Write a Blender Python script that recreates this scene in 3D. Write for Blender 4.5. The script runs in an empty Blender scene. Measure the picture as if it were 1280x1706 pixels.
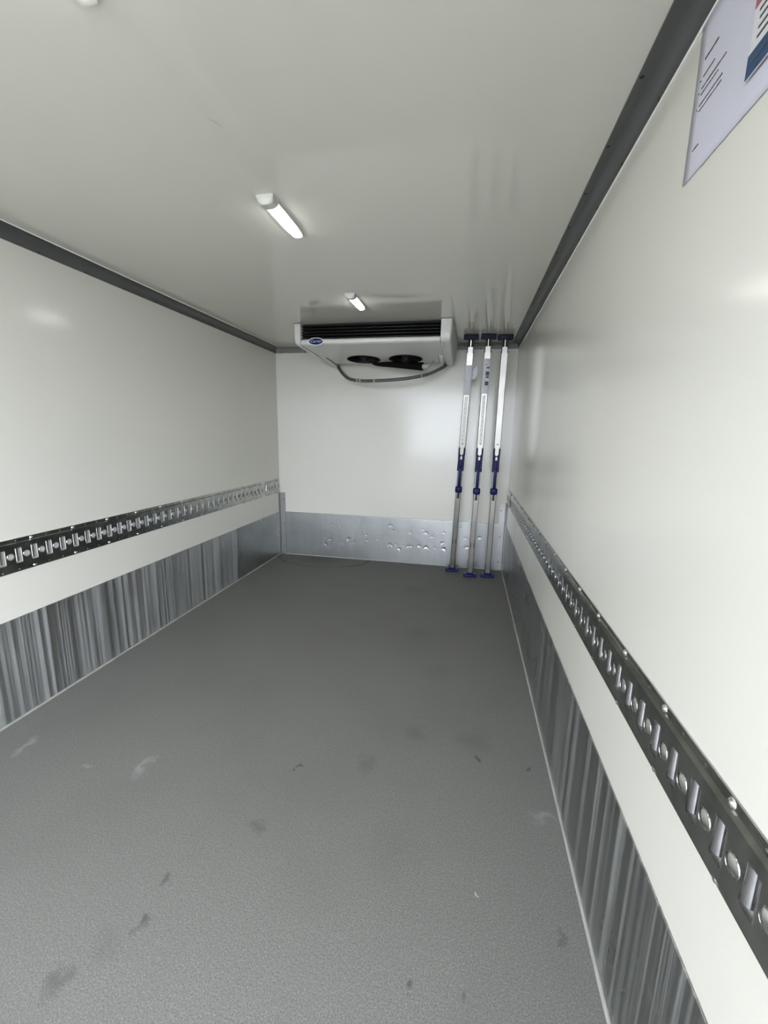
import bpy, bmesh, math, random
from math import pi, sin, cos, radians
from mathutils import Matrix, Vector, geometry

random.seed(7)
S = bpy.context.scene
COL = S.collection

# ------------------------------------------------------------------ camera
W, H = 2.419, 2.2            # inner width and height of the box body
DOOR_A = 30                  # angle of the added, unseen door leaf that holds back light
Y_OPEN = -4.7               # the open rear end (behind the photographer)
cam_d = bpy.data.cameras.new('camera')
cam = bpy.data.objects.new('camera', cam_d)
COL.objects.link(cam)
cam_d.sensor_fit = 'HORIZONTAL'
cam_d.sensor_width = 36.0
cam_d.lens = 692.54 / 1280 * 36.0
cam_d.clip_start = 0.02
CAM_C = (2.013645, -4.226886, 1.357640)
CR = (0.980104, 0.197647, 0.018238)
CU = (-0.054488, 0.179558, 0.982237)
CF = (-0.190861, 0.963688, -0.186754)
cam.matrix_world = Matrix(((CR[0], CU[0], -CF[0], CAM_C[0]), (CR[1], CU[1], -CF[1], CAM_C[1]),
                           (CR[2], CU[2], -CF[2], CAM_C[2]), (0, 0, 0, 1)))
S.camera = cam

# ------------------------------------------------------------------ sky and exposure
world = bpy.data.worlds.new('overcast_sky')
S.world = world
world.use_nodes = True
bg = world.node_tree.nodes['Background']
bg.inputs['Color'].default_value = (0.925, 0.985, 1.095, 1)
bg.inputs['Strength'].default_value = 4.0
S.view_settings.view_transform = 'Standard'
S.view_settings.look = 'None'
S.view_settings.gamma = 1.0
S.view_settings.use_curve_mapping = False
S.view_settings.exposure = 1.56
LAMP_POWER = 9.0


# ------------------------------------------------------------------ materials
def new_mat(name, color, rough=0.5, metal=0.0, spec=0.5):
    m = bpy.data.materials.new(name)
    m.use_nodes = True
    b = m.node_tree.nodes['Principled BSDF']
    b.inputs['Base Color'].default_value = (*color, 1)
    b.inputs['Roughness'].default_value = rough
    b.inputs['Metallic'].default_value = metal
    b.inputs['Specular IOR Level'].default_value = spec
    return m


class NT:
    """small node-building helper"""
    def __init__(self, m):
        self.m, self.t = m, m.node_tree
        self.b = self.t.nodes['Principled BSDF']

    def n(self, kind, **kw):
        nd = self.t.nodes.new(kind)
        for k, v in kw.items():
            setattr(nd, k, v)
        return nd

    def link(self, a, b):
        self.t.links.new(a, b)

    def coords(self, scale=(1, 1, 1)):
        tc = self.n('ShaderNodeTexCoord')
        mp = self.n('ShaderNodeMapping')
        mp.inputs['Scale'].default_value = scale
        self.link(tc.outputs['Object'], mp.inputs['Vector'])
        return mp.outputs['Vector']

    def noise(self, vec, scale, detail=4, rough=0.5):
        nd = self.n('ShaderNodeTexNoise')
        nd.inputs['Scale'].default_value = scale
        nd.inputs['Detail'].default_value = detail
        nd.inputs['Roughness'].default_value = rough
        self.link(vec, nd.inputs['Vector'])
        return nd.outputs['Fac']

    def ramp(self, fac, stops):
        nd = self.n('ShaderNodeValToRGB')
        el = nd.color_ramp.elements
        while len(el) < len(stops):
            el.new(0.5)
        for e, (p, c) in zip(el, stops):
            e.position = p
            e.color = (*c, 1) if len(c) == 3 else c
        self.link(fac, nd.inputs['Fac'])
        return nd.outputs['Color']

    def math(self, op, a, b=None, clamp=False):
        nd = self.n('ShaderNodeMath', operation=op, use_clamp=clamp)
        for i, v in enumerate((a, b)):
            if v is None:
                continue
            if isinstance(v, (int, float)):
                nd.inputs[i].default_value = v
            else:
                self.link(v, nd.inputs[i])
        return nd.outputs[0]

    def maprange(self, v, a, b, c, d):
        nd = self.n('ShaderNodeMapRange')
        nd.inputs['From Min'].default_value = a
        nd.inputs['From Max'].default_value = b
        nd.inputs['To Min'].default_value = c
        nd.inputs['To Max'].default_value = d
        self.link(v, nd.inputs['Value'])
        return nd.outputs[0]

    def mix(self, fac, a, b):
        nd = self.n('ShaderNodeMix', data_type='RGBA')
        for sock, v in ((nd.inputs[0], fac), (nd.inputs[6], a), (nd.inputs[7], b)):
            if isinstance(v, (int, float)):
                sock.default_value = v
            elif isinstance(v, tuple):
                sock.default_value = (*v, 1)
            else:
                self.link(v, sock)
        return nd.outputs[2]

    def bump(self, h, strength, dist):
        nd = self.n('ShaderNodeBump')
        nd.inputs['Strength'].default_value = strength
        nd.inputs['Distance'].default_value = dist
        self.link(h, nd.inputs['Height'])
        self.link(nd.outputs['Normal'], self.b.inputs['Normal'])


def gelcoat(name, color, rough, streak, scuff=None):
    m = new_mat(name, color, rough)
    k = NT(m)
    v = k.coords((1, 1, 1))
    big = k.noise(v, 1.1, 3)
    k.link(k.mix(k.maprange(big, .35, .65, 0, 1), tuple(c * .975 for c in color), color), k.b.inputs['Base Color'])
    if scuff:
        (px, py), ang, half, wid = scuff
        mp = k.n('ShaderNodeMapping', vector_type='TEXTURE')
        mp.inputs['Location'].default_value = (px, py, 0)
        mp.inputs['Rotation'].default_value = (0, 0, ang)
        mp.inputs['Scale'].default_value = (half, wid, 1e3)
        k.link(v, mp.inputs['Vector'])
        ln = k.n('ShaderNodeVectorMath', operation='LENGTH')
        k.link(mp.outputs[0], ln.inputs[0])
        sk = k.maprange(ln.outputs['Value'], .4, 1, .45, 0)
        base = k.b.inputs['Base Color'].links[0].from_socket
        k.link(k.mix(sk, base, (.25, .25, .24)), k.b.inputs['Base Color'])
    st = k.noise(k.coords(streak), 1.0, 4)
    k.link(k.maprange(st, .3, .7, rough * .8, rough * 1.25), k.b.inputs['Roughness'])
    fine = k.noise(v, 55, 2)
    wav = k.noise(v, 3.5, 2)
    h = k.math('ADD', k.math('MULTIPLY', fine, .02), k.math('MULTIPLY', wav, .35))
    k.bump(h, .25, .003)
    return m


WALL_W = gelcoat('white_gelcoat_wall', (.64, .628, .562), .15, (3, 3, .5))
CEIL_W = gelcoat('white_gelcoat_ceiling', (.63, .618, .552), .065, (3, .5, 3), ((1.272, -3.0075), math.atan2(.043, .022), .026, .0028))


def floor_mat():
    m = new_mat('grey_grit_floor', (.2, .2, .19), .62)
    k = NT(m)
    v = k.coords()
    grain = k.noise(v, 240, 3, .75)
    mid = k.noise(v, 70, 3, .6)
    blot = k.noise(v, 2.2, 4, .55)
    c = k.ramp(grain, [(.32, (.072, .071, .063)), (.5, (.131, .129, .116)), (.70, (.215, .213, .196))])
    c = k.mix(k.maprange(mid, .35, .7, 0, .30), c, (.10, .10, .094))
    c = k.mix(k.maprange(blot, .45, .75, 0, .35), c, (.095, .092, .083))
    # stains trodden into the floor, each with a place and a shape of its own
    warp = k.n('ShaderNodeTexNoise')
    warp.inputs['Scale'].default_value = 14
    warp.inputs['Detail'].default_value = 4
    k.link(v, warp.inputs['Vector'])
    sub = k.n('ShaderNodeVectorMath', operation='SUBTRACT')
    k.link(warp.outputs['Color'], sub.inputs[0])
    sub.inputs[1].default_value = (.5, .5, .5)
    scl = k.n('ShaderNodeVectorMath', operation='MULTIPLY')
    k.link(sub.outputs[0], scl.inputs[0])
    scl.inputs[1].default_value = (.13, .13, 0)
    add = k.n('ShaderNodeVectorMath', operation='ADD')
    k.link(v, add.inputs[0])
    k.link(scl.outputs[0], add.inputs[1])
    vw = add.outputs[0]

    def spot(pos, r, soft, fac, col, sx=1.0, sy=1.0):
        nonlocal c
        mp = k.n('ShaderNodeMapping')
        mp.inputs['Location'].default_value = (-pos[0] * sx, -pos[1] * sy, 0)
        mp.inputs['Scale'].default_value = (sx, sy, 0)
        k.link(vw, mp.inputs['Vector'])
        ln = k.n('ShaderNodeVectorMath', operation='LENGTH')
        k.link(mp.outputs[0], ln.inputs[0])
        f = k.maprange(ln.outputs['Value'], r, r + soft, fac, 0)
        c = k.mix(f, c, col)
        return ln.outputs['Value']
    dark = (.045, .045, .042)
    for pos, r, soft, fac in [((1.399, -2.833), .004, .008, .9), ((2.122, -2.622), .007, .008, .85), ((2.323, -2.627), .006, .008, .8),
                              ((1.196, -3.45), .008, .014, .75), ((1.179, -3.319), .006, .012, .6), ((1.949, -3.426), .007, .011, .75),
                              ((2.084, -3.395), .003, .008, .6), ((2.328, -3.243), .004, .01, .5), ((1.362, -3.097), .006, .03, .45),
                              ((1.668, -2.766), .005, .05, .30), ((2.11, -2.527), .02, .08, .26), ((1.838, -2.529), .01, .06, .25),
                              ((1.075, -3.595), .005, .03, .5), ((1.849, -3.08), .02, .09, .12), ((1.14, -3.52), .01, .05, .18),
                              ((1.9, -2.0), .01, .10, .16), ((1.75, -1.55), .01, .10, .16), ((2.0, -1.1), .01, .12, .2),
                              ((1.35, -1.5), .01, .10, .15), ((1.6, -.75), .02, .12, .25), ((.95, -.8), .01, .12, .25)]:
        spot(pos, r, soft, fac, dark)
    for pos, r, soft, fac, sx, sy in [((.202, -2.974), .0, .05, .30, 2.4, .7), ((.779, -2.98), .0, .06, .28, 2.4, .8), ((2.12, -3.193), .002, .010, .9, 1.6, 1.0),
                                      ((.55, -3.02), .0, .03, .3, 1, 2), ((2.35, -2.87), .0, .06, .25, 1, 2)]:
        spot(pos, r, soft, fac, (.42, .42, .41), sx, sy)
    # dried puddle outline and dark patch in the far left corner
    mp = k.n('ShaderNodeMapping')
    mp.inputs['Location'].default_value = (-.52, .04 * 1.55, 0)
    mp.inputs['Scale'].default_value = (1, 1.55, 0)
    k.link(vw, mp.inputs['Vector'])
    ln = k.n('ShaderNodeVectorMath', operation='LENGTH')
    k.link(mp.outputs[0], ln.inputs[0])
    d = k.math('ABSOLUTE', k.math('SUBTRACT', ln.outputs['Value'], .50))
    c = k.mix(k.maprange(d, .008, .028, .65, 0), c, (.05, .05, .046))
    spot((.50, -.10), .06, .22, .55, (.06, .06, .055), 1, 1.4)
    k.link(c, k.b.inputs['Base Color'])
    hh = k.math('ADD', k.math('MULTIPLY', grain, .6), k.math('MULTIPLY', mid, .5))
    k.bump(hh, .25, .002)
    return m


FLOOR_M = floor_mat()


def alu_plate(name, base, rough, streaks, along, shift=0.0):
    """aluminium sheet; streaks = oxidised vertical run marks"""
    m = new_mat(name, base, rough, 1.0)
    k = NT(m)
    v = k.coords()
    cloud = k.noise(v, 5, 4)
    sc = (95, 95, .45) if not along else (.6, 34, 34)
    st = k.noise(k.coords(sc), 1.0, 6, .68)
    st2 = k.noise(k.coords(tuple(s * .33 for s in sc)), 1.0, 3, .5)
    scr = k.noise(k.coords((6, 6, 60)), 1.0, 4, .6)
    c = k.mix(k.maprange(cloud, .3, .7, 0, 1), base, tuple(x * .86 for x in base))
    rr = k.maprange(cloud, .3, .7, rough * .85, rough * 1.2)
    if streaks > 0:
        s = k.math('ADD', k.math('MULTIPLY', st, .62), k.math('MULTIPLY', st2, .38))
        f = k.maprange(s, .44 + shift, .56 + shift, 0, 1)
        f = k.math('MULTIPLY', f, k.maprange(cloud, .25, .6, .6, 1))
        g = k.maprange(scr, .62, .72, 0, .5)
        f = k.math('MULTIPLY', k.math('MAXIMUM', f, g), streaks, True)
        c = k.mix(f, c, (.49, .50, .50))
        met = k.maprange(f, 0, 1, 1, .5)
        k.link(met, k.b.inputs['Metallic'])
        nd = k.n('ShaderNodeMix', data_type='FLOAT')
        k.link(f, nd.inputs[0])
        k.link(rr, nd.inputs[2])
        nd.inputs[3].default_value = .55
        rr = nd.outputs[0]
    k.link(c, k.b.inputs['Base Color'])
    k.link(rr, k.b.inputs['Roughness'])
    k.bump(k.noise(v, 9, 3), .15, .004)
    return m


PLATE_STREAK = alu_plate('streaked_aluminium_sheet', (.43, .44, .435), .36, .85, False)
PLATE_RIGHT = alu_plate('dark_streaked_aluminium_sheet', (.33, .338, .33), .30, .62, False, .035)
PLATE_SMOOTH = alu_plate('dull_aluminium_sheet', (.40, .41, .40), .30, .12, False)
PLATE_BACK = alu_plate('dented_aluminium_sheet', (.325, .335, .332), .36, .10, False)
ANGLE_M = alu_plate('aluminium_angle', (.33, .332, .325), .40, .1, False)


def noisy(name, color, rough, metal=0.0, amount=.12, scale=30, bump=0.0, spec=.5):
    m = new_mat(name, color, rough, metal, spec)
    k = NT(m)
    v = k.coords()
    f = k.noise(v, scale, 3)
    k.link(k.mix(k.maprange(f, .3, .7, 0, 1), tuple(max(0, c * (1 - amount)) for c in color), tuple(min(1, c * (1 + amount)) for c in color)), k.b.inputs['Base Color'])
    k.link(k.maprange(f, .3, .7, rough * .85, rough * 1.15), k.b.inputs['Roughness'])
    if bump:
        k.bump(f, bump, .002)
    return m


GALV = noisy('galvanised_steel_rail', (.40, .41, .395), .20, 1.0, .22, 22, .08)
BAR_M = noisy('polished_steel_bar', (.66, .66, .69), .20, 1.0, .06, 40)
BOLT_M = noisy('zinc_bolt', (.80, .80, .78), .22, 1.0, .08, 60)
TRIM_M = noisy('dark_grey_trim', (.078, .081, .079), .42, 0.0, .10, 9, .05)
TRIM_LIT = noisy('dark_grey_trim_lit', (.19, .19, .182), .42, 0.0, .10, 9, .05)  # lighter copy of the dark trim, its stronger frontal light put into the colour
SCREW_D = noisy('dark_screw', (.05, .05, .05), .35, .6, .2, 60)
BEAD_M = noisy('pale_sealant', (.29, .29, .265), .5, 0, .12, 18)
EDGE_M = noisy('white_edge_bead', (.80, .80, .76), .45, 0, .05, 18)
AC_W = noisy('off_white_plastic', (.60, .60, .575), .33, 0, .03, 12)
AC_BLK = noisy('black_plastic', (.008, .008, .008), .5, 0, .2, 20, 0, .2)
AC_SLAT = noisy('black_slat', (.010, .010, .010), .42, 0, .1, 20, 0, .3)
FOAM = noisy('black_foam_sleeve', (.006, .006, .006), .85, 0, .3, 40, .3, .08)
HOSE_M = noisy('grey_corrugated_conduit', (.085, .085, .08), .45, 0, .15, 30)
TAPE_M = noisy('pale_tape', (.45, .45, .42), .4, 0, .1, 30)
BLUE_M = noisy('badge_blue', (.004, .006, .085), .3, 0, .05, 30, 0, .2)
BADGE_W = noisy('badge_white', (.75, .76, .80), .35, 0, .03, 30)
ALU_TUBE = noisy('bright_aluminium_tube', (.285, .275, .255), .34, 1.0, .06, 14)
ALU_DARK = noisy('aluminium_groove', (.30, .30, .29), .4, 1.0, .1, 20)
CHROME = noisy('chromed_rod', (.5, .5, .5), .15, 1.0, .04, 30)
POLE_BLUE = noisy('dark_blue_plastic', (.005, .007, .062), .42, 0, .12, 25, 0, .18)
POLE_NAVY = noisy('navy_rubber_pad', (.010, .011, .028), .6, 0, .15, 25, 0, .25)
BLACK = noisy('black_rubber', (.012, .012, .012), .55, 0, .2, 40)
STICK_M = noisy('worn_white_sticker', (.50, .52, .55), .5, 0, .08, 60)
STRIP_M = noisy('marking_strip_white', (.66, .66, .64), .4, 0, .05, 60)
PAPER = noisy('white_paper', (.55, .54, .61), .6, 0, .02, 8)
CARD = noisy('white_card', (.60, .59, .60), .45, 0, .02, 8)
INK = noisy('black_ink', (.06, .06, .065), .6, 0, .1, 50)
CARD_BLUE = noisy('card_blue', (.012, .05, .125), .45, 0, .06, 20)
CARD_RED = noisy('card_red', (.33, .085, .11), .45, 0, .06, 20)
ASPHALT = noisy('pale_concrete_yard', (.24, .235, .22), .9, 0, .2, 3)
LAMP_W = noisy('lamp_white_plastic', (.56, .55, .51), .35, 0, .03, 30)


def lens_mat():
    m = new_mat('lit_lamp_lens', (.9, .9, .88), .3)
    k = NT(m)
    n = k.noise(k.coords(), 40, 1)
    k.link(k.ramp(n, [(.3, (1, .985, .94)), (.7, (1, 1, .97))]), k.b.inputs['Emission Color'])
    k.b.inputs['Emission Strength'].default_value = LAMP_POWER
    return m


LENS_M = lens_mat()


def clear_mat():
    m = new_mat('clear_lamp_cover', (.95, .95, .95), .08)
    k = NT(m)
    n = k.noise(k.coords(), 30, 1)
    k.link(k.maprange(n, .3, .7, .05, .10), k.b.inputs['Roughness'])
    k.b.inputs['Transmission Weight'].default_value = 1.0
    k.b.inputs['IOR'].default_value = 1.3
    return m


# ------------------------------------------------------------------ mesh helpers
def link(name, me, mats, parent=None, loc=None, rot=None):
    o = bpy.data.objects.new(name, me)
    COL.objects.link(o)
    if not isinstance(mats, (list, tuple)):
        mats = [mats]
    if len(me.materials) == 0:
        for m in mats:
            me.materials.append(m)
    if parent is not None:
        o.parent = parent
    if loc is not None:
        o.location = loc
    if rot is not None:
        o.rotation_euler = rot
    return o


def mesh(name, verts, faces, smooth=False):
    me = bpy.data.meshes.new(name)
    me.from_pydata([tuple(v) for v in verts], [], faces)
    me.validate()
    bm = bmesh.new()
    bm.from_mesh(me)
    bmesh.ops.recalc_face_normals(bm, faces=bm.faces)
    bm.to_mesh(me)
    bm.free()
    if smooth:
        for p in me.polygons:
            p.use_smooth = True
    return me


def from_bm(name, bm, smooth_angle=None):
    me = bpy.data.meshes.new(name)
    bm.to_mesh(me)
    bm.free()
    if smooth_angle is not None:
        for p in me.polygons:
            p.use_smooth = True
        me.set_sharp_from_angle(angle=radians(smooth_angle))
    return me


def bm_box(bm, lo, hi, bevel=0.0, seg=2, M=None):
    r = bmesh.ops.create_cube(bm, size=1.0)
    vs = r['verts']
    for v in vs:
        v.co = Vector(((lo[i] + hi[i]) / 2 + v.co[i] * (hi[i] - lo[i]) for i in range(3)))
    if bevel > 0:
        es = list({e for v in vs for e in v.link_edges})
        g = bmesh.ops.bevel(bm, geom=es, offset=bevel, segments=seg, affect='EDGES', profile=.5)
        vs = list({v for f in g['faces'] for v in f.verts} | {v for v in vs if v.is_valid})
    if M is not None:
        bmesh.ops.transform(bm, matrix=M, verts=vs)
    return vs


def box(name, lo, hi, mat, parent=None, bevel=0.0, seg=2, smooth=None):
    bm = bmesh.new()
    bm_box(bm, lo, hi, bevel, seg)
    return link(name, from_bm(name, bm, smooth if smooth else (40 if bevel else None)), mat, parent)


def bm_cyl(bm, p0, p1, r0, r1=None, seg=16, caps=True):
    p0, p1 = Vector(p0), Vector(p1)
    r1 = r0 if r1 is None else r1
    ax = (p1 - p0).normalized()
    t = ax.orthogonal().normalized()
    b = ax.cross(t)
    a = [bm.verts.new(p0 + (t * cos(2 * pi * i / seg) + b * sin(2 * pi * i / seg)) * r0) for i in range(seg)]
    c = [bm.verts.new(p1 + (t * cos(2 * pi * i / seg) + b * sin(2 * pi * i / seg)) * r1) for i in range(seg)]
    for i in range(seg):
        bm.faces.new((a[i], a[(i + 1) % seg], c[(i + 1) % seg], c[i]))
    if caps:
        bm.faces.new(a[::-1])
        bm.faces.new(c)
    return a + c


def tube_mesh(name, pts, radii, seg=12, ridge=0.0, ridge_n=0):
    """a tube through pts (Catmull-Rom refined), optional corrugation"""
    P = [Vector(p) for p in pts]
    fine = []
    N = 16
    for i in range(len(P) - 1):
        a = P[i - 1] if i > 0 else P[i] * 2 - P[i + 1]
        b, c = P[i], P[i + 1]
        d = P[i + 2] if i + 2 < len(P) else c * 2 - b
        for j in range(N):
            t = j / N
            fine.append((.5 * ((2 * b) + (c - a) * t + (2 * a - 5 * b + 4 * c - d) * t * t + (3 * b - a - 3 * c + d) * t ** 3),
                         radii[i] + (radii[i + 1] - radii[i]) * t))
    fine.append((P[-1], radii[-1]))
    bm = bmesh.new()
    rings = []
    n = None
    for i, (q, r) in enumerate(fine):
        tan = (fine[min(i + 1, len(fine) - 1)][0] - fine[max(i - 1, 0)][0]).normalized()
        if n is None:
            n = tan.orthogonal().normalized()
        n = (n - tan * n.dot(tan)).normalized()
        b = tan.cross(n)
        rr = r * (1 + (ridge if i % 2 else -ridge))
        rings.append([bm.verts.new(q + (n * cos(2 * pi * k / seg) + b * sin(2 * pi * k / seg)) * rr) for k in range(seg)])
    for A, B in zip(rings, rings[1:]):
        for k in range(seg):
            bm.faces.new((A[k], A[(k + 1) % seg], B[(k + 1) % seg], B[k]))
    bm.faces.new(rings[0][::-1])
    bm.faces.new(rings[-1])
    bmesh.ops.recalc_face_normals(bm, faces=bm.faces)
    return from_bm(name, bm, 50)


def circle2(cx, cy, r, n, ry=None):
    return [(cx + r * cos(2 * pi * i / n), cy + (ry or r) * sin(2 * pi * i / n)) for i in range(n)]


def rrect2(x0, y0, x1, y1, r, n=4):
    out = []
    for cx, cy, a0 in ((x1 - r, y1 - r, 0), (x0 + r, y1 - r, 90), (x0 + r, y0 + r, 180), (x1 - r, y0 + r, 270)):
        for i in range(n + 1):
            a = radians(a0 + 90 * i / n)
            out.append((cx + r * cos(a), cy + r * sin(a)))
    return out


def inside(pt, poly):
    x, y = pt
    c = False
    for i in range(len(poly)):
        x0, y0 = poly[i]
        x1, y1 = poly[i - 1]
        if (y0 > y) != (y1 > y) and x < (x1 - x0) * (y - y0) / (y1 - y0) + x0:
            c = not c
    return c


def holed(outer, holes):
    """triangulated flat face with holes -> (2-D verts, tris)"""
    vs, es = [], []
    for loop in [outer] + holes:
        o = len(vs)
        vs += [Vector(p) for p in loop]
        es += [(o + i, o + (i + 1) % len(loop)) for i in range(len(loop))]
    r = geometry.delaunay_2d_cdt(vs, es, [], 0, 1e-7)
    V, Fc = r[0], r[2]
    keep = []
    for f in Fc:
        c = (sum(V[i].x for i in f) / len(f), sum(V[i].y for i in f) / len(f))
        if inside(c, outer) and not any(inside(c, h) for h in holes):
            keep.append(tuple(f))
    return V, keep


def prism(name, prof, along, lo, hi, mat, parent=None, smooth=35):
    """sweep a closed 2-D profile; along = axis 0/1/2, prof = coords on the other two axes in order"""
    def p3(q, t):
        c = [0, 0, 0]
        o = [i for i in range(3) if i != along]
        c[along], c[o[0]], c[o[1]] = t, q[0], q[1]
        return c
    n = len(prof)
    vs = [p3(q, lo) for q in prof] + [p3(q, hi) for q in prof]
    fs = [(i, (i + 1) % n, n + (i + 1) % n, n + i) for i in range(n)] + [tuple(range(n))[::-1], tuple(range(n, 2 * n))]
    me = mesh(name, vs, fs)
    if smooth:
        for p in me.polygons:
            p.use_smooth = True
        me.set_sharp_from_angle(angle=radians(smooth))
    return link(name, me, mat, parent)


def tag(o, label, cat, group=None):
    o['label'] = label
    o['category'] = cat
    if group:
        o['group'] = group
    return o


def struct(o, label=None):
    o['kind'] = 'structure'
    if label:
        o['label'] = label
    return o


def empty(name, loc=(0, 0, 0), rot=(0, 0, 0)):
    o = bpy.data.objects.new(name, None)
    COL.objects.link(o)
    o.location = loc
    o.rotation_euler = rot
    o.empty_display_size = .1
    return o


# ------------------------------------------------------------------ setting: the box body
TH = .085
struct(box('floor', (-TH, Y_OPEN, -TH), (W + TH, TH, 0), FLOOR_M), 'grey non-slip grit floor of the refrigerated box')
struct(box('ceiling', (-TH, Y_OPEN, H), (W + TH, TH, H + TH), CEIL_W), 'glossy off-white ceiling of the refrigerated box')
struct(box('wall_left', (-TH, Y_OPEN, 0), (0, 0, H), WALL_W), 'white left side wall of the box')
struct(box('wall_right', (W, Y_OPEN, 0), (W + TH, 0, H), WALL_W), 'white glossy right side wall of the box')
struct(box('wall_back', (-TH, 0, 0), (W + TH, TH, H), WALL_W), 'white front bulkhead wall behind the cooling unit')
struct(box('ground', (-30, -45, -1.15), (30, 30, -1.05), ASPHALT), 'pale yard outside the open rear end')

door = box('added_door_1', (-.06, -1.20, 0), (0, 0, H), WALL_W, None, .004, 1)  # out-of-view leaf, added to lower the daylight on the right wall
door.location = (0, Y_OPEN - .01, 0)
door.rotation_euler = (0, 0, radians(DOOR_A))
struct(door, 'added unseen rear door leaf, dimming the light on the right wall')

# ---- ceiling corner trims: cove profile with two flanges
TA, TB = .059, .053
cove = [(0, 0), (TA, 0), (TA, .0045), (.043, .0045)]
for i in range(1, 10):
    a = radians(90 * i / 10)
    cove.append((.043 - .0385 * sin(a), .043 - .0385 * cos(a)))
cove += [(.0045, .043), (.0045, TB), (0, TB)]


def screw_mesh(name, r, h):
    bm = bmesh.new()
    n = 10
    c = bm.verts.new((0, 0, h))
    r1 = [bm.verts.new((r * .6 * cos(2 * pi * i / n), r * .6 * sin(2 * pi * i / n), h * .8)) for i in range(n)]
    r2 = [bm.verts.new((r * cos(2 * pi * i / n), r * sin(2 * pi * i / n), 0)) for i in range(n)]
    for i in range(n):
        j = (i + 1) % n
        bm.faces.new((c, r1[i], r1[j]))
        bm.faces.new((r1[i], r2[i], r2[j], r1[j]))
    return from_bm(name, bm, 60)


SCREW_ME = screw_mesh('screw', .006, .0025)
SCREW_ME.materials.append(SCREW_D)
BOLT_ME = screw_mesh('bolt', .0085, .006)
BOLT_ME.materials.append(BOLT_M)


def put(me, name, parent, loc, rot=(0, 0, 0)):
    o = bpy.data.objects.new(name, me)
    COL.objects.link(o)
    o.parent = parent
    o.location = loc
    o.rotation_euler = rot
    return o


def bead_prof(c, r=.003):
    return [(c[0] + r * cos(2 * pi * i / 8), c[1] + r * sin(2 * pi * i / 8)) for i in range(8)]


t1 = prism('trim_1', [(p, H - q) for p, q in cove], 1, Y_OPEN, 0, TRIM_M)
struct(t1, 'dark grey cove trim between the left wall and the ceiling')
t2 = prism('trim_2', [(W - p, H - q) for p, q in cove], 1, Y_OPEN, 0, TRIM_M)
struct(t2, 'dark grey cove trim between the right wall and the ceiling')
t3 = prism('trim_3', [(-p, H - q) for p, q in cove], 0, .004, W - .004, TRIM_LIT)
struct(t3, 'dark grey cove trim along the top of the far wall')
for t, sx in ((t1, 0), (t2, 1)):
    X = (lambda p: W - p) if sx else (lambda p: p)
    bead = bead_prof((X(.0015), H - TB - .001), .0032) if sx else bead_prof((X(TA + .001), H - .0012), .0028)
    prism('sealant_bead', bead, 1, Y_OPEN, -.005, EDGE_M, t)
    for i in range(13):
        y = -2.974 + .2475 * i
        put(SCREW_ME, 'screw', t, (X(.051), y, H - .0045), (pi, 0, 0))
        put(SCREW_ME, 'screw', t, (X(.0045), y + (.01 if sx else .016), H - .048), (0, -pi / 2 if sx else pi / 2, 0))
for x in (.067, .32, .57, .82, 1.07, 1.32, 1.57, 1.83, 2.077, 2.325):
    put(SCREW_ME, 'screw', t3, (x, -.0045, H - .0475), (pi / 2, 0, 0))

# ---- aluminium kick plates
KZ = .4845


def sheet(name, axis, lo, hi, z0, z1, side, mat, parent):
    """thin wall-hugging plate; axis y for the side walls"""
    t = .004
    if side == 'L':
        return box(name, (0, lo, z0), (t, hi, z1), mat, parent, .0012, 1)
    return box(name, (W - t, lo, z0), (W, hi, z1), mat, parent, .0012, 1)


for side, nm in (('L', 'baseboard_left'), ('R', 'baseboard_right')):
    e = empty(nm, (0 if side == 'L' else W, -2.4, 0))
    e.location = (0, 0, 0)
    struct(e, 'aluminium kick plates along the foot of the %s wall' % ('left' if side == 'L' else 'right'))
    ys = -.912 if side == 'L' else -1.02
    sheet('kick_plate', 1, Y_OPEN, ys - .001, .002, KZ, side, PLATE_STREAK if side == 'L' else PLATE_RIGHT, e)['label'] = 'streaked aluminium kick plate'
    sheet('kick_plate', 1, ys + .001, -.006, .002, KZ - .001, side, PLATE_SMOOTH, e)['label'] = 'smooth dull aluminium kick plate'
    x = .007 if side == 'L' else W - .007
    prism('sealant_bead', bead_prof((x, .003), .006), 1, Y_OPEN, -.006, BEAD_M, e)

# far kick plate with knocks and dents
dents = [(.992, .28), (1.123, .239), (1.0, .222), (.532, .149), (.575, .207), (.846, .194), (1.316, .198), (1.238, .192), (1.443, .186),
         (1.467, .337), (1.632, .345), (1.692, .307), (1.793, .246), (1.823, .185), (1.631, .192), (1.248, .401), (1.277, .346),
         (1.815, .357), (1.353, .15), (1.727, .192), (.787, .219), (1.40, .19), (1.27, .18), (1.48, .19), (1.56, .20), (2.17, .33), (2.05, .22)]
dr = random.Random(3)
dd = [(x, z, dr.uniform(.005, .011), dr.uniform(.0010, .0032), dr.uniform(.8, 2.6), dr.uniform(-.8, .8)) for x, z in dents]
dd += [(dr.uniform(.4, 2.2), dr.uniform(.08, .42), dr.uniform(.003, .007), dr.uniform(.0004, .0012), dr.uniform(1, 4), dr.uniform(-1.4, 1.4)) for _ in range(40)]
NX, NZ = 480, 96
vs, fs = [], []
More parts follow.
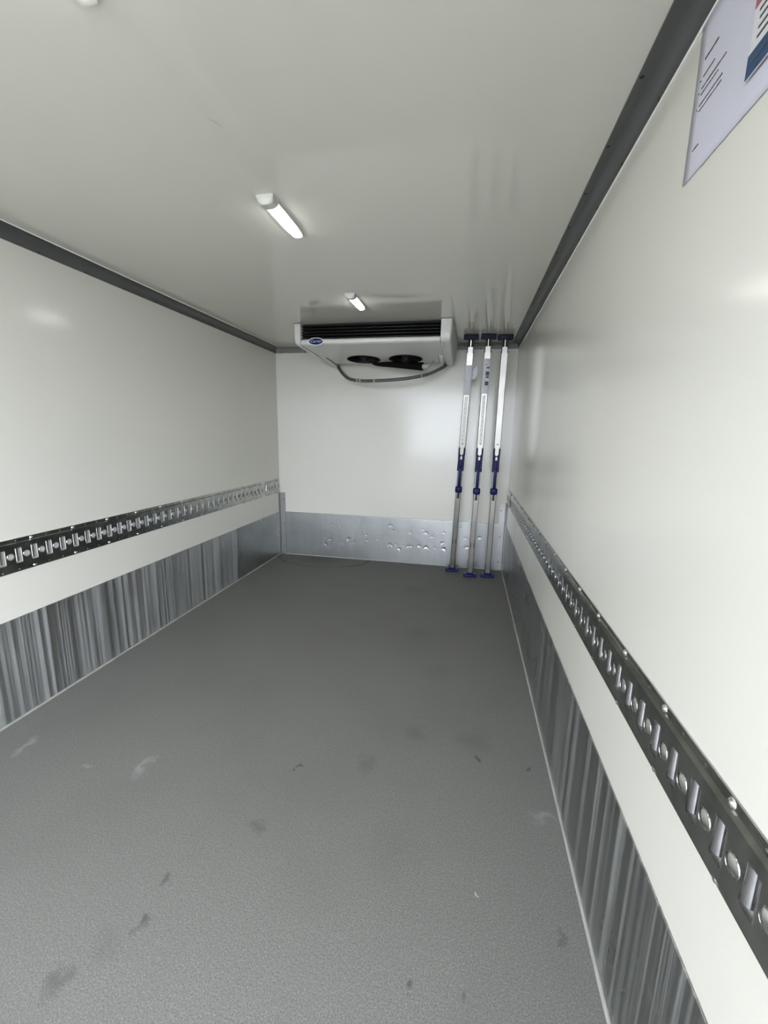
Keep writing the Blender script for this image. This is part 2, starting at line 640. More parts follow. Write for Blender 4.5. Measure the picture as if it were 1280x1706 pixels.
for j in range(NZ + 1):
    for i in range(NX + 1):
        x = .02 + (W - .04) * i / NX
        z = .002 + (KZ - .002) * j / NZ
        y = -.0055
        for cx, cz, r, dep, el, an in dd:
            if abs(x - cx) > .07 or abs(z - cz) > .07:
                continue
            ux, uz = (x - cx) * cos(an) + (z - cz) * sin(an), (z - cz) * cos(an) - (x - cx) * sin(an)
            q = (ux / (r * el)) ** 2 + ((uz + .25 * ux * ux / r) / r) ** 2
            if q < 9:
                y += dep * math.exp(-q)

        y += .0012 * sin(x * 5.1 + 1) * sin(z * 9) + .0006 * sin(x * 23)
        vs.append((x, min(y, -.0015) if y > -.0015 else y, z))
for j in range(NZ):
    for i in range(NX):
        a = j * (NX + 1) + i
        fs.append((a, a + 1, a + NX + 2, a + NX + 1))
me = mesh('baseboard_back', vs, fs, True)
bb = link('baseboard_back', me, PLATE_BACK)
sol = bb.modifiers.new('thickness', 'SOLIDIFY')
sol.thickness = .001
struct(bb, 'dented aluminium kick plate along the foot of the far wall')
prism('sealant_bead', bead_prof((-.006, .002), .006), 0, .05, W - .05, BEAD_M, bb)

# aluminium corner angles
for i, sx in ((4, 0), (5, 1)):
    X = (lambda p: W - p) if sx else (lambda p: p)
    prof = [(X(.004), -.007), (X(.0665), -.007), (X(.0665), -.0115), (X(.013), -.0115), (X(.0085), -.016), (X(.0085), -.040), (X(.004), -.040)]
    bm = bmesh.new()
    vs = [(q[0], q[1], z) for z in (.002, .697) for q in prof]
    n = len(prof)
    me = mesh('trim_%d' % i, vs, [(k, (k + 1) % n, n + (k + 1) % n, n + k) for k in range(n)] + [tuple(range(n)), tuple(range(n, 2 * n))])
    o = struct(link('trim_%d' % i, me, ANGLE_M), 'riveted aluminium angle in the far %s corner' % ('right' if sx else 'left'))
    bm.free()
    for z in (.09, .35, .62):
        put(SCREW_ME, 'rivet', o, (X(.05), -.0115, z), (pi / 2, 0, 0))

# ------------------------------------------------------------------ perforated lashing rails
PITCH = .0715
RZ = .7746
NF, NB = .0035, .0125      # flange height and raised face height
FV = .057                  # half height of the raised face
SLOT = rrect2(-.0155, -.035, .0155, .035, .004, 2)
HOLE = circle2(PITCH / 2, 0, .0148, 16)


def cell():
    """one pitch of rail: local x along, y = -out of the wall, z up"""
    u0, u1 = -PITCH / 2 + .010, PITCH / 2 + .010
    hole = [(x if x < u1 else x, z) for x, z in HOLE]
    u0, u1 = -.0205, -.0205 + PITCH
    V, T = [], []

    def add(v2, tris, n):
        o = len(V)
        V.extend((p[0], -n, p[1]) for p in v2)
        T.extend(tuple(o + i for i in t) for t in tris)

    v, t = holed([(u0, -FV), (u1, -FV), (u1, FV), (u0, FV)], [SLOT, hole])
    add([(p.x, p.y) for p in v], t, NB)
    for loop in (SLOT, hole):
        o = len(V)
        n = len(loop)
        V.extend((p[0], -NB, p[1]) for p in loop)
        V.extend((p[0], -NB + .0025, p[1]) for p in loop)
        T.extend((o + i, o + (i + 1) % n, o + n + (i + 1) % n, o + n + i) for i in range(n))
    for s in (1, -1):
        za, zb = FV + .0035, .0772
        hl = circle2(0, .0675, .0030, 8)
        v, t = holed([(u0, za), (u1, za), (u1, zb), (u0, zb)], [hl])
        add([(p.x, p.y * s) for p in v], t, NF)
        o = len(V)
        V.extend([(u0, -NB, FV * s), (u1, -NB, FV * s), (u1, -NF, za * s), (u0, -NF, za * s)])
        T.append((o, o + 1, o + 2, o + 3))
        o = len(V)
        V.extend([(u0, -NF, zb * s), (u1, -NF, zb * s), (u1, -.0005, zb * s), (u0, -.0005, zb * s)])
        T.append((o, o + 1, o + 2, o + 3))
    return V, T


CELL_V, CELL_T = cell()


def bar_mesh():
    bm = bmesh.new()
    # rolled tongue: convex strip along the slot's left half, with rounded ends
    n = 9
    R0 = .0092
    top, bot = .0345, -.0255
    A, B = [], []
    for i in range(n + 1):
        a = pi * i / n
        u, h = -.0062 - R0 * cos(a), -.0045 - R0 * sin(a)
        A.append(bm.verts.new((u, h, top)))
        B.append(bm.verts.new((u, h, bot)))
    for i in range(n):
        bm.faces.new((A[i], A[i + 1], B[i + 1], B[i]))
    bm.faces.new(A)
    bm.faces.new(B[::-1])
    bmesh.ops.recalc_face_normals(bm, faces=bm.faces)
    return from_bm('slot_tongue', bm, 50)


def lip_mesh():
    bm = bmesh.new()
    n = 6
    R0 = .0021
    for z0, z1 in ((-.032, .033),):
        A, B = [], []
        for i in range(n + 1):
            a = pi * i / n
            u, h = .0148 - R0 * cos(a), -NB - R0 * sin(a) * .7 + .0012
            A.append(bm.verts.new((u, h, z1)))
            B.append(bm.verts.new((u, h, z0)))
        for i in range(n):
            bm.faces.new((A[i], A[i + 1], B[i + 1], B[i]))
        bm.faces.new(A)
        bm.faces.new(B[::-1])
    bmesh.ops.recalc_face_normals(bm, faces=bm.faces)
    return from_bm('slot_lip', bm, 50)


def ring_mesh():
    """raised rim of a round hole"""
    bm = bmesh.new()
    n, prof = 20, [(.0148, .0005), (.0150, .0014), (.0162, .0016), (.0172, .0002)]
    rings = [[bm.verts.new((r * cos(2 * pi * i / n), -NB - h, r * sin(2 * pi * i / n))) for i in range(n)] for r, h in prof]
    for A, B in zip(rings, rings[1:]):
        for i in range(n):
            bm.faces.new((A[i], A[(i + 1) % n], B[(i + 1) % n], B[i]))
    bmesh.ops.recalc_face_normals(bm, faces=bm.faces)
    for f in bm.faces:
        if f.normal.y > 0:
            f.normal_flip()
    return from_bm('hole_rim', bm, 60)


BAR_ME, LIP_ME, RING_ME = bar_mesh(), lip_mesh(), ring_mesh()
for me_ in (BAR_ME, LIP_ME):
    me_.materials.append(BAR_M)
RING_ME.materials.append(GALV)


def rail(side, ya, count, first_part, label, phase3):
    """side L/R; ya = y of the first slot (nearest the back wall), running towards the opening"""
    sgn = 1 if side == 'L' else -1
    root = empty('lashing_rail', (0 if side == 'L' else W, ya, RZ), (0, 0, pi / 2 if side == 'L' else -pi / 2))
    tag(root, label, 'lashing rail', 'perforated steel lashing rails on the side walls')
    # local +x is +Y on the left wall and -Y on the right one
    d = -sgn
    V, T = [], []
    for i in range(count):
        o = len(V)
        V.extend((x + d * i * PITCH, y, z) for x, y, z in CELL_V)
        T.extend(tuple(o + k for k in t) for t in CELL_T)
    me = bpy.data.meshes.new('rail_body')
    me.from_pydata(V, [], T)
    bm = bmesh.new()
    bm.from_mesh(me)
    bmesh.ops.remove_doubles(bm, verts=bm.verts, dist=1e-5)
    bmesh.ops.recalc_face_normals(bm, faces=bm.faces)
    bm.to_mesh(me)
    bm.free()
    link('rail_body', me, GALV, root)
    for i in range(count):
        u = d * i * PITCH
        y = ya + sgn * u
        if y < first_part:
            break
        put(BAR_ME, 'slot_tongue', root, (u, 0, 0))['label'] = 'bright rolled steel tongue in a slot'
        put(LIP_ME, 'slot_lip', root, (u, 0, 0))
        put(RING_ME, 'hole_rim', root, (u + PITCH / 2, 0, 0))
        if (i + phase3) % 3 == 0:
            for s in (1, -1):
                put(BOLT_ME, 'bolt', root, (u, -NF, s * .0675), (pi / 2, 0, 0))
    return root


LP = [-2.751 + .0715 * k for k in range(40)]
l_long = max(y for y in LP if y < -.44)
rail('L', l_long, int((l_long - Y_OPEN) / PITCH), -3.4, 'long galvanised steel lashing rail running along the left wall', 2)
rail('L', -.099, 4, -9, 'short end piece of steel lashing rail in the far left corner', 1)
RP = [-3.696 + .0715 * k for k in range(60)]
r_long = max(y for y in RP if y < -.44)
rail('R', r_long, int((r_long - Y_OPEN) / PITCH), -4.1, 'long galvanised steel lashing rail running along the right wall', 1)
rail('R', -.099, 4, -9, 'short end piece of steel lashing rail in the far right corner', 1)

# ------------------------------------------------------------------ ceiling lamps


def lamp_proto():
    """local: lamp along +y from the white switch cap (y = 0) to the tip; z = 0 at the ceiling, down is negative"""
    parts = {}
    # base tray, tapering to the tip
    bm = bmesh.new()
    L, w = .335, .034

    def half_w(y):
        t = max(0, (y - .22) / (L - .22))
        return w * (1 - .45 * t ** 2)
    ys = [0, .004, .02, .06, .12, .18, .24, .28, .31, .328, L]
    prof = []
    for y in ys:
        hw = half_w(y)
        if y in (0, L):
            hw *= .80
        prof.append((hw, y))
    loop = prof + [(-x, y) for x, y in prof[::-1]]
    a = [bm.verts.new((x, y, 0)) for x, y in loop]
    b = [bm.verts.new((x * .97, y, -.009)) for x, y in loop]
    n = len(loop)
    for i in range(n):
        bm.faces.new((a[i], a[(i + 1) % n], b[(i + 1) % n], b[i]))
    bm.faces.new(a)
    bm.faces.new(b)
    bmesh.ops.recalc_face_normals(bm, faces=bm.faces)
    parts['base'] = (from_bm('base', bm, 40), LAMP_W)
    # domed switch cap at the near end

    def dome(y0, y1, hw0, hw1, h0, h1, ny=8, nx=10, zt=-.008):
        bm = bmesh.new()
        rings = []
        for j in range(ny + 1):
            t = j / ny
            y = y0 + (y1 - y0) * t
            e = min(1, math.sqrt(max(0, 1 - (max(0, .18 - t) / .18) ** 2))) * min(1, math.sqrt(max(0, 1 - (max(0, t - .86) / .14) ** 2)))
            e = max(e, .25)
            hw = (hw0 + (hw1 - hw0) * t) * (.75 + .25 * e)
            hh = (h0 + (h1 - h0) * t) * e
            rings.append([bm.verts.new((hw * cos(pi * i / nx), y, zt - hh * sin(pi * i / nx) ** .7)) for i in range(nx + 1)])
        for A, B in zip(rings, rings[1:]):
            for i in range(nx):
                bm.faces.new((A[i], A[i + 1], B[i + 1], B[i]))
            bm.faces.new((A[0], B[0], B[nx], A[nx]))
        bm.faces.new(rings[0])
        bm.faces.new(rings[-1][::-1])
        bmesh.ops.recalc_face_normals(bm, faces=bm.faces)
        return from_bm('dome', bm, 60)
    parts['switch_cap'] = (dome(.001, .060, .033, .031, .024, .018), LAMP_W)
    parts['lens'] = (dome(.066, .320, .0240, .0165, .017, .012, 12), LENS_M)
    return parts


LAMP = lamp_proto()
for nm, (x, y, rz), lab in (('a', (1.222, -3.690, 0), 'white ceiling lamp nearest the viewer, only its tip at the top edge'),
                            ('b', (1.236, -2.655, 0), 'lit white ceiling lamp in the middle of the ceiling'),
                            ('c', (1.243, -1.562, 0), 'small lit white ceiling lamp just before the cooling unit')):
    root = empty('ceiling_lamp', (x, y, H), (0, 0, rz))
    tag(root, lab, 'lamp', 'lamps along the middle of the ceiling')
    for k_, (me_, m_) in LAMP.items():
        o = link(k_, me_, m_, root)

# ------------------------------------------------------------------ refrigeration unit
ac = empty('refrigeration_unit', (1.23, -.45, H))
tag(ac, 'white ceiling-mounted refrigeration evaporator unit on the far wall', 'cooling unit')
ac.location = (0, 0, 0)
AX0, AX1 = .655, 1.765
F0, F1 = (-.885, 2.037), (-.20, 2.006)


def zs(y):
    return F0[1] + (F1[1] - F0[1]) * (y - F0[0]) / (F1[0] - F0[0])


FANS = [(1.035, -.365), (1.420, -.362)]
FR = .150
# front lip and rear of the housing, swept along x
lip = [(-.872, 2.080), (-.898, 2.082), (-.914, 2.074), (-.920, 2.060), (-.914, 2.046), (-.902, 2.039), (-.885, 2.037), (-.885, 2.043), (-.898, 2.048), (-.910, 2.060), (-.898, 2.072), (-.872, 2.074)]
prism('front_lip', lip, 0, AX0 + .004, AX1 - .004, AC_W, ac, 50)
# underside panel with two fan openings
v2, tris = holed([(AX0 + .004, F0[0]), (AX1 - .004, F0[0]), (AX1 - .004, F1[0]), (AX0 + .004, F1[0])], [circle2(x, y, FR, 40) for x, y in FANS])
V, T = [], []
n = len(v2)
for dz in (0, .006):
    V += [(p.x, p.y, zs(p.y) + dz) for p in v2]
T += [t for t in tris] + [tuple(n + i for i in t) for t in tris]
link('underside_panel', mesh('underside_panel', V, T), AC_W, ac)
# rear panel rising to the ceiling behind the fans
prism('rear_panel', [(F1[0], F1[1]), (F1[0] + .006, F1[1]), (-.135, H - .003), (-.141, H - .003)], 0, AX0, AX1, AC_W, ac)
box('top_plate', (AX0, -.86, H - .006), (AX1, -.14, H - .001), AC_BLK, ac)
box('coil_face', (AX0, -.800, 2.050), (AX1, -.790, H - .006), AC_BLK, ac)

for fx, fy in FANS:
    fan = empty('fan', (fx, fy, zs(fy)))
    fan.parent = ac
    bm = bmesh.new()
    N = 40
    prof = [(FR + .004, -.004), (FR - .001, -.006), (FR - .004, .002), (FR - .004, .065)]
    rings = [[bm.verts.new((r * cos(2 * pi * i / N), r * sin(2 * pi * i / N), z - .0453 * r * sin(2 * pi * i / N))) for i in range(N)] for r, z in prof]
    for A, B in zip(rings, rings[1:]):
        for i in range(N):
            bm.faces.new((A[i], A[(i + 1) % N], B[(i + 1) % N], B[i]))
    link('fan_shroud', from_bm('fan_shroud', bm, 40), AC_BLK, fan)
    bm = bmesh.new()
    bm_cyl(bm, (0, 0, -.022), (0, 0, .05), .040, .046, 24)
    bm_cyl(bm, (0, 0, -.034), (0, 0, -.022), .022, .036, 24)
    link('fan_motor', from_bm('fan_motor', bm, 40), AC_BLK, fan)
    bm = bmesh.new()
    for k_ in range(7):
        a0 = 2 * pi * k_ / 7
        q = []
        for r_, tw, wd in ((.04, .018, .5), (.09, .014, .42), (.138, .010, .40)):
            q.append([(r_ * cos(a0 - wd / 2), r_ * sin(a0 - wd / 2), .02 + tw), (r_ * cos(a0 + wd / 2), r_ * sin(a0 + wd / 2), .02 - tw)])
        vv = [[bm.verts.new(p) for p in pr] for pr in q]
        for A, B in zip(vv, vv[1:]):
            bm.faces.new((A[0], A[1], B[1], B[0]))
    link('fan_blades', from_bm('fan_blades', bm, 60), AC_BLK, fan)
    bm = bmesh.new()
    for a0 in (.5, 2.6, 4.7):
        bm_cyl(bm, (.03 * cos(a0), .03 * sin(a0), -.008), ((FR - .002) * cos(a0), (FR - .002) * sin(a0), -.003), .0035, seg=6)
    link('motor_bracket', from_bm('motor_bracket', bm, 40), AC_BLK, fan)
    box('sleeve_back', (-.10, -.10, .060), (.10, .10, .064), AC_BLK, fan)


# end caps
def end_cap(sx):
    """sx 0 = left, 1 = right"""
    prof = [(-.922, H - .004), (-.928, 2.10), (-.926, 2.066), (-.915, 2.046), (-.895, 2.036), (-.66, 2.022), (-.30, 2.004), (-.075, 1.990), (-.050, 1.996), (-.042, 2.02), (-.042, H - .004)]
    n = len(prof)

    def off(q):
        drop = max(0, min(1, (H - q[1]) / .2))
        back = max(0, min(1, (q[0] + .93) / .9))
        return drop * drop * (.012 + .028 * back)
    inn = [(AX0 if not sx else AX1) for q in prof]
    outr = [((.598 - .018 * max(0, (q[0] + .93) / .9) + off(q)) if not sx else (1.848 + .022 * max(0, (q[0] + .93) / .9) - off(q))) for q in prof]
    vs = [(x, q[0], q[1]) for x, q in zip(inn, prof)] + [(x, q[0], q[1]) for x, q in zip(outr, prof)]
    fs = [(i, (i + 1) % n, n + (i + 1) % n, n + i) for i in range(n)] + [tuple(range(n))[::-1], tuple(range(n, 2 * n))]
    me = mesh('end_cap', vs, fs)
    bm = bmesh.new()
    bm.from_mesh(me)
    outer = {v for v in bm.verts if v.index >= n}
    es = [e for e in bm.edges if e.verts[0].index >= n and e.verts[1].index >= n and not (e.verts[0].co.z > H - .01 and e.verts[1].co.z > H - .01)]
    bmesh.ops.bevel(bm, geom=es, offset=.016, segments=4, affect='EDGES', profile=.5, clamp_overlap=True)
    bm.to_mesh(me)
    bm.free()
    for p in me.polygons:
        p.use_smooth = True
    me.set_sharp_from_angle(angle=radians(40))
    o = link('end_cap', me, AC_W, ac)
    xs = .642 if not sx else 1.79
    for y in (-.86, -.80):
        put(SCREW_ME, 'screw', o, (xs + (.012 if not sx else 0), y, zs(y) - .004), (pi, 0, 0))
    put(SCREW_ME, 'screw', o, (xs + (.0 if not sx else .012), -.28, 2.002), (pi, 0, 0))
    # raised latch tongue beside the cap
    x0, x1 = (AX0 + .012, AX0 + .052) if not sx else (AX1 - .046, AX1 - .008)
    bm = bmesh.new()
    vv = bm_box(bm, (x0, -.455, -.010), (x1, -.060, .004), .006, 2)
    for v in bm.verts:
        v.co.z += zs(v.co.y) - .008 * (v.co.y + .455) / .4
    link('hinge_tongue', from_bm('hinge_tongue', bm, 40), AC_W, ac)
    bx = (AX0 + .054, AX0 + .059) if not sx else (AX1 - .053, AX1 - .048)
    bm = bmesh.new()
    bm_box(bm, (bx[0], -.46, -.003), (bx[1], -.20, .002))
    for v in bm.verts:
        v.co.z += zs(v.co.y)
    link('panel_gap', from_bm('panel_gap', bm), SCREW_D, ac)


end_cap(0)
end_cap(1)
# louvred outlet: recessed black box with slats
gr = empty('grille', (0, 0, 0))
gr.parent = ac
for i, z in enumerate((2.088, 2.111, 2.134, 2.157, 2.180)):
    bm = bmesh.new()
    bm_box(bm, (AX0, -.012, -.0035), (AX1, .028, .0035), .0025, 2)
    o = link('slat', from_bm('slat', bm, 40), AC_SLAT, gr, (0, -.885, z), (radians(-14), 0, 0))
for x in (.95, 1.24, 1.53):
    box('divider', (x - .002, -.875, 2.082), (x + .002, -.80, H - .006), AC_BLK, gr)

# badge on the front lip
bad = empty('badge', (.785, -.924, 2.058), (radians(90), 0, 0))
bad.parent = ac


def ellipse_disc(name, rx, ry, z0, z1, n=40):
    bm = bmesh.new()
    a = [bm.verts.new((rx * cos(2 * pi * i / n), ry * sin(2 * pi * i / n), z0)) for i in range(n)]
    b = [bm.verts.new((rx * .97 * cos(2 * pi * i / n), ry * .97 * sin(2 * pi * i / n), z1)) for i in range(n)]
    for i in range(n):
        bm.faces.new((a[i], a[(i + 1) % n], b[(i + 1) % n], b[i]))
    bm.faces.new(b)
    bm.faces.new(a[::-1])
    return from_bm(name, bm, 40)


link('badge_rim', ellipse_disc('badge_rim', .066, .030, -.008, .002), BADGE_W, bad)['label'] = 'white oval rim'
link('badge_field', ellipse_disc('badge_field', .058, .0245, 0, .003), BLUE_M, bad)['label'] = 'blue oval field'


def text_mesh(name, body, size, shear=0.0, ext=.0004):
    cu = bpy.data.curves.new(name, 'FONT')
    cu.body = body
    cu.size = size
    cu.shear = shear
    cu.offset = -.0004
    cu.space_character = 1.06
    cu.extrude = ext
    cu.align_x = 'CENTER'
    cu.align_y = 'CENTER'
    cu.resolution_u = 3
    to = bpy.data.objects.new(name, cu)
    COL.objects.link(to)
    dg = bpy.context.evaluated_depsgraph_get()
    me = bpy.data.meshes.new_from_object(to.evaluated_get(dg))
    bpy.data.objects.remove(to)
    return me


link('badge_lettering', text_mesh('badge_lettering', 'Carrier', .029, .3), BADGE_W, bad, (0, .001, .0034))

# drain sleeve, conduit and ties under the unit
link('insulated_pipe', tube_mesh('insulated_pipe', [(1.04, -.14, 2.035), (1.12, -.20, 1.998), (1.30, -.27, 1.978), (1.45, -.31, 1.962), (1.572, -.34, 1.948)],
                                 [.010, .018, .027, .033, .036], 16), FOAM, ac)['label'] = 'black foam-sleeved drain pipe'
link('pipe_end', tube_mesh('pipe_end', [(1.566, -.338, 1.948), (1.60, -.345, 1.947), (1.628, -.33, 1.962), (1.66, -.27, 2.0)], [.020, .022, .014, .008], 12), TAPE_M, ac)['label'] = 'pale taped pipe end'
cond_pts = [(.700, -.09, 2.000), (.735, -.12, 1.955), (.80, -.20, 1.898), (.88, -.27, 1.852), (1.0, -.30, 1.832), (1.15, -.30, 1.833), (1.32, -.30, 1.842), (1.48, -.29, 1.860), (1.62, -.25, 1.896), (1.74, -.16, 1.965), (1.765, -.12, 1.995)]
cond = link('conduit', tube_mesh('conduit', cond_pts, [.0145] * len(cond_pts), 12, .05), HOSE_M, ac)
cond['label'] = 'grey corrugated cable conduit hanging in a loop'
for x, y, z, r in ((.955, -.296, 1.838, .018), (.985, -.30, 1.834, .018), (1.12, -.30, 1.8325, .0165), (1.555, -.272, 1.876, .0165)):
    bm = bmesh.new()
    bm_cyl(bm, (x - .006, y, z), (x + .006, y, z), r, seg=14)
    link('cable_tie', from_bm('cable_tie', bm, 40), TAPE_M, cond)

# ------------------------------------------------------------------ load bars jammed between floor and ceiling


def octa(hx, hy, c):
    return [(hx - c, -hy), (hx, -hy + c), (hx, hy - c), (hx - c, hy), (-hx + c, hy), (-hx, hy - c), (-hx, -hy + c), (-hx + c, -hy)]


def zprism(name, prof, z0, z1, mat, parent, prof1=None, smooth=30):
    n = len(prof)
    p1 = prof1 or prof
    me = mesh(name, [(x, y, z0) for x, y in prof] + [(x, y, z1) for x, y in p1],
              [(i, (i + 1) % n, n + (i + 1) % n, n + i) for i in range(n)] + [tuple(range(n))[::-1], tuple(range(n, 2 * n))])
    return link(name, me, mat, parent)


def tube_profile(hx, hy):
    """extruded section with two grooves in the front face (front is -y)"""
    g, d = hx * .62, .004
    return [(-hx + .004, -hy), (-g - .003, -hy), (-g - .003, -hy + d), (-g + .002, -hy + d), (-g + .002, -hy), (g - .002, -hy), (g - .002, -hy + d), (g + .003, -hy + d), (g + .003, -hy),
            (hx - .004, -hy), (hx, -hy + .004), (hx, hy - .004), (hx - .004, hy), (-hx + .004, hy), (-hx, hy - .004), (-hx, -hy + .004)]


def load_bar(B, T, label, kind):
    B, T = Vector(B), Vector(T)
    ax = T - B
    L = ax.length
    az = ax.normalized()
    axx = (Vector((1, 0, 0)) - az * az.x).normalized()
    ay = az.cross(axx)
    root = empty('load_bar', B)
    root.matrix_world = Matrix(((axx.x, ay.x, az.x, B.x), (axx.y, ay.y, az.y, B.y), (axx.z, ay.z, az.z, B.z), (0, 0, 0, 1)))
    tag(root, label, 'load bar', 'telescopic load bars at the far right corner')
    k = L / 2.178

    def pad(name, z0, z1, mat, flat_low):
        bm = bmesh.new()
        bm_box(bm, (-.064, -.040, z0), (.064, .040, z1), .006, 2)
        return link(name, from_bm(name, bm, 40), mat, root)
    pad('foot_pad', 0, .024, POLE_BLUE, True)['label'] = 'dark blue foot pad'
    box('foot_socket', (-.034, -.026, .022), (.034, .026, .046), POLE_BLUE, root, .005)
    zprism('lower_tube', tube_profile(.024, .019), .040, .765 * k, ALU_TUBE, root)
    if kind != 3:
        for sx in (-1, 1):
            box('tube_slot', (sx * .014 - .0035, -.0205, .300), (sx * .014 + .0035, -.0165, .345), SCREW_D, root)
    # adjusting screw between the tubes, with the two side rails of the inner tube
    bm = bmesh.new()
    bm_cyl(bm, (0, -.016, .752 * k), (0, -.016, .785 * k), .013, .009, 14)
    bm_cyl(bm, (0, -.016, .785 * k), (0, -.016, .835 * k), .010, .008, 14)
    link('screw_rod', from_bm('screw_rod', bm, 40), BLACK, root)
    zprism('inner_tube', octa(.0235, .014, .004), .755 * k, 1.05 * k, ALU_TUBE, root)
    # blue knob
    bm = bmesh.new()
    vv = bm_box(bm, (-.032, -.040, .806 * k), (.032, .016, .866 * k), .014, 3)
    link('knob', from_bm('knob', bm, 45), POLE_BLUE, root)
    # lever running up to the clamp
    bm = bmesh.new()
    bm_box(bm, (-.0150, -.036, .850 * k), (.0150, -.012, 1.04 * k), .006, 2)
    link('lever', from_bm('lever', bm, 40), POLE_BLUE, root)
    # clamp housing with a small window and two cheeks
    zprism('clamp_housing', octa(.031, .028, .006), 1.015 * k, 1.120 * k, POLE_BLUE, root, octa(.0285, .026, .006))
    box('clamp_ridge', (-.010, -.034, 1.02 * k), (.010, -.025, 1.105 * k), POLE_BLUE, root, .004)
    for sx in (-1, 1):
        bm = bmesh.new()
        bm_box(bm, (.019 * sx - .0105, -.027, 1.112 * k), (.019 * sx + .0105, .026, 1.168 * k), .003, 1)
        bm_box(bm, (.025 * sx - .0055, -.026, 1.16 * k), (.025 * sx + .0055, .025, 1.228 * k), .003, 1)
        link('clamp_cheek', from_bm('clamp_cheek', bm, 40), POLE_BLUE, root)
    box('clamp_bridge', (-.02, -.028, 1.150 * k), (.02, -.020, 1.160 * k), POLE_NAVY, root, .002)
    zprism('tongue', octa(.0185, .021, .003), 1.10 * k, 1.235 * k, ALU_TUBE, root)
    # upper tube
    zprism('upper_tube', tube_profile(.029, .022), 1.225 * k, 2.035 * k, ALU_TUBE, root)
    put(SCREW_ME, 'bolt', root, (0, -.022, 1.262 * k), (pi / 2, 0, 0))
    if kind != 3:
        bm = bmesh.new()
        z = 1.32
        while z < 1.66:
            bm_cyl(bm, (0, -.0218, z), (0, -.0226, z), .0042, seg=8)
            z += .040
        link('hole_row', from_bm('hole_row', bm), ALU_DARK, root)
        box('marking_strip', (-.0125, -.0224, 1.285), (.0125, -.0215, 1.70), STRIP_M, root)
    zprism('collar', octa(.025, .021, .005), 2.03 * k, 2.080 * k, ALU_TUBE, root)
    for sx in (-1, 1):
        bm = bmesh.new()
        bm_cyl(bm, (.026 * sx, -.012, 2.038 * k), (.032 * sx, -.012, 2.038 * k), .006, seg=8)
        link('pin', from_bm('pin', bm, 40), BLACK, root)
        bm = bmesh.new()
        bm_cyl(bm, (.017 * sx, -.002, 2.078 * k), (.017 * sx, -.002, L - .036), .0085, seg=12)
        link('spring_rod', from_bm('spring_rod', bm, 40), BLACK, root)
    bm = bmesh.new()
    bm_cyl(bm, (0, -.004, 2.078 * k), (0, -.004, L - .036), .0095, seg=14)
    link('centre_rod', from_bm('centre_rod', bm, 40), CHROME, root)
    pad('head_pad', L - .040, L - .002, POLE_NAVY, False)['label'] = 'navy rubber head pad'
    if kind == 1:
        # worn sticker wrapped round the tube, its upper corner peeling off to the right
        box('sticker', (-.030, -.0235, 1.715), (.030, .012, 1.86), STICK_M, root, .002)['label'] = 'worn pale sticker'
        box('sticker', (-.0305, -.0238, 1.84), (.0305, .012, 1.965), STICK_M, root, .002)
        vs, fs = [], []
        nu, nv = 6, 6
        for j in range(nv + 1):
            for i in range(nu + 1):
                t = i / nu
                z = 1.845 + .10 * j / nv + .03 * t
                vs.append((.030 + .055 * t * (1 - .45 * abs(j / nv - .55)), -.020 - .012 * sin(t * 2.2), z - .02 * t * (1 - j / nv)))
        for j in range(nv):
            for i in range(nu):
                a = j * (nu + 1) + i
                fs.append((a, a + 1, a + nu + 2, a + nu + 1))
        o = link('sticker_flap', mesh('sticker_flap', vs, fs, True), STICK_M, root)
        o['label'] = 'peeling corner of the sticker'
        sm = o.modifiers.new('thickness', 'SOLIDIFY')
        sm.thickness = .0006
    if kind == 2:
        st = box('sticker', (-.0300, -.0232, 1.715), (.0300, .010, 2.005), STICK_M, root, .002)
        st['label'] = 'pale sticker with black print'
        for z0, z1, x0, x1 in ((1.925, 1.937, .002, .028), (1.865, 1.90, -.002, .026), (1.845, 1.860, .0, .026), (1.785, 1.818, -.004, .026), (1.955, 1.96, -.01, .004)):
            box('print_block', (x0, -.0236, z0), (x1, -.0229, z1), INK, st)
    return root


load_bar((1.915, -.133, 0), (1.988, -.358, H), 'aluminium load bar with a peeling pale sticker, nearest the cooling unit', 1)
load_bar((2.094, -.256, 0), (2.133, -.364, H), 'aluminium load bar with a black-printed sticker, middle of the three', 2)
load_bar((2.260, -.231, 0), (2.274, -.325, H), 'plain aluminium load bar without sticker, nearest the right wall', 3)

# ------------------------------------------------------------------ papers on the right wall


def paper_sheet(name, y0, y1, z0, z1, off, mat, parent=None, t=.0006, wav=.0):
    """hangs on the right wall; y0 is the edge away from the opening"""
    vs, fs = [], []
    nu, nv = 16, 12
    for j in range(nv + 1):
        for i in range(nu + 1):
            y = y0 + (y1 - y0) * i / nu
            z = z0 + (z1 - z0) * j / nv
            w = wav * (sin(i * .55) * sin(j * .35 + .6)) + (wav * 2.2 * math.exp(-((nv - j) / 2.0) ** 2) * (1 + .6 * sin(i * .8)))
            vs.append((W - off - abs(w), y, z))
    for j in range(nv):
        for i in range(nu):
            a = j * (nu + 1) + i
            fs.append((a, a + 1, a + nu + 2, a + nu + 1))
    o = link(name, mesh(name, vs, fs, True), mat, parent)
    md = o.modifiers.new('thickness', 'SOLIDIFY')
    md.thickness = t
    return o


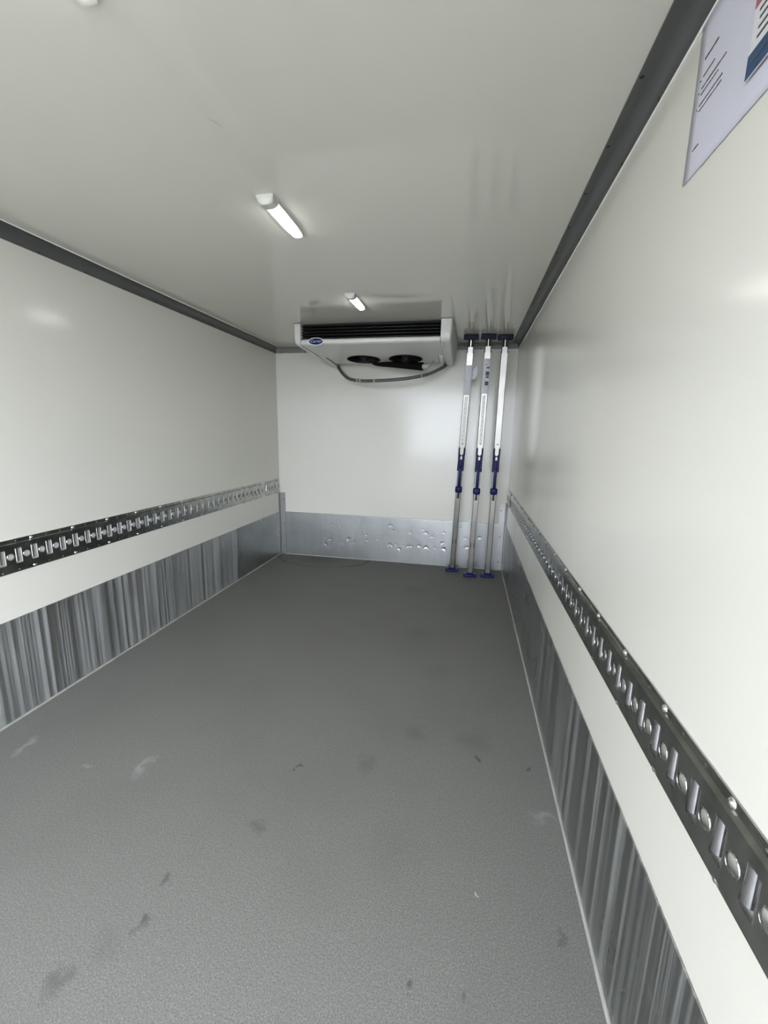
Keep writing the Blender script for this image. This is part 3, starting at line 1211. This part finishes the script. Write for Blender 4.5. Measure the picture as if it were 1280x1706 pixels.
pap = paper_sheet('paper_notice', -3.158, -3.578, 1.867, 2.140, .0015, PAPER, wav=.0006)
tag(pap, 'white printed paper notice taped high on the right wall', 'notice')
tr = random.Random(11)
bm = bmesh.new()
for y0, y1, z, h in ((-3.186, -3.231, 2.0700, .0034), (-3.188, -3.226, 2.0402, .0022), (-3.188, -3.270, 2.0202, .0024), (-3.188, -3.246, 2.0098, .0022),
                     (-3.187, -3.264, 1.9915, .0026), (-3.189, -3.264, 1.9815, .0024), (-3.185, -3.207, 1.9165, .0026)):
    y = y0
    while y > y1:
        wl = tr.uniform(.003, .010)
        e = max(y1, y - wl)
        bm_box(bm, (W - .0032, e, z - h * .55), (W - .0018, y, z + h * tr.uniform(.2, .6)))
        y = e - tr.uniform(.0012, .0022)
for z in (2.0375, 2.0165, 1.9885):
    bm_box(bm, (W - .0032, -3.1805, z - .001), (W - .0018, -3.1785, z + .001))
o = link('printed_text', from_bm('printed_text', bm), INK, pap)
o['label'] = 'lines of small black print'
o['kind'] = 'stuff'
card = empty('information_card', (W, -3.40, 1.913))
tag(card, 'small white card with a blue band and red top on the notice', 'card')
card.location = (0, 0, 0)
cy0, cy1 = -3.3585, -3.470
box('card_sheet', (W - .0085, cy1, 1.913), (W - .0060, cy0, 2.095), CARD, card)
box('blue_band', (W - .0092, cy1, 1.9135), (W - .0083, cy0, 1.946), CARD_BLUE, card)
box('red_band', (W - .0092, cy1, 2.008), (W - .0083, cy0, 2.0945), CARD_RED, card)
bm = bmesh.new()
for z, ya, yb in ((1.985, -3.375, -3.40), (1.985, -3.403, -3.44), (1.972, -3.375, -3.43), (1.960, -3.375, -3.42), (1.997, -3.372, -3.455)):
    bm_box(bm, (W - .0092, yb, z - .0018), (W - .0083, ya, z + .0018))
link('printed_text', from_bm('printed_text', bm), INK, card)['kind'] = 'stuff'
bm = bmesh.new()
for z, ya, yb in ((1.930, -3.372, -3.376), (1.930, -3.380, -3.395), (1.930, -3.398, -3.43)):
    bm_box(bm, (W - .0098, yb, z - .0018), (W - .0090, ya, z + .0018))
link('band_print', from_bm('band_print', bm), INK, card)['kind'] = 'stuff'


def rebase(root, p):
    """move a root Empty to its thing's base without moving the parts"""
    p = Vector(p)
    for ch in root.children:
        ch.location = ch.location - p
    root.location = p


rebase(ac, (1.22, -.45, H))
rebase(card, (W, -3.41, 1.913))
rebase(bpy.data.objects['baseboard_left'], (0, -2.3, 0))
rebase(bpy.data.objects['baseboard_right'], (W, -2.3, 0))
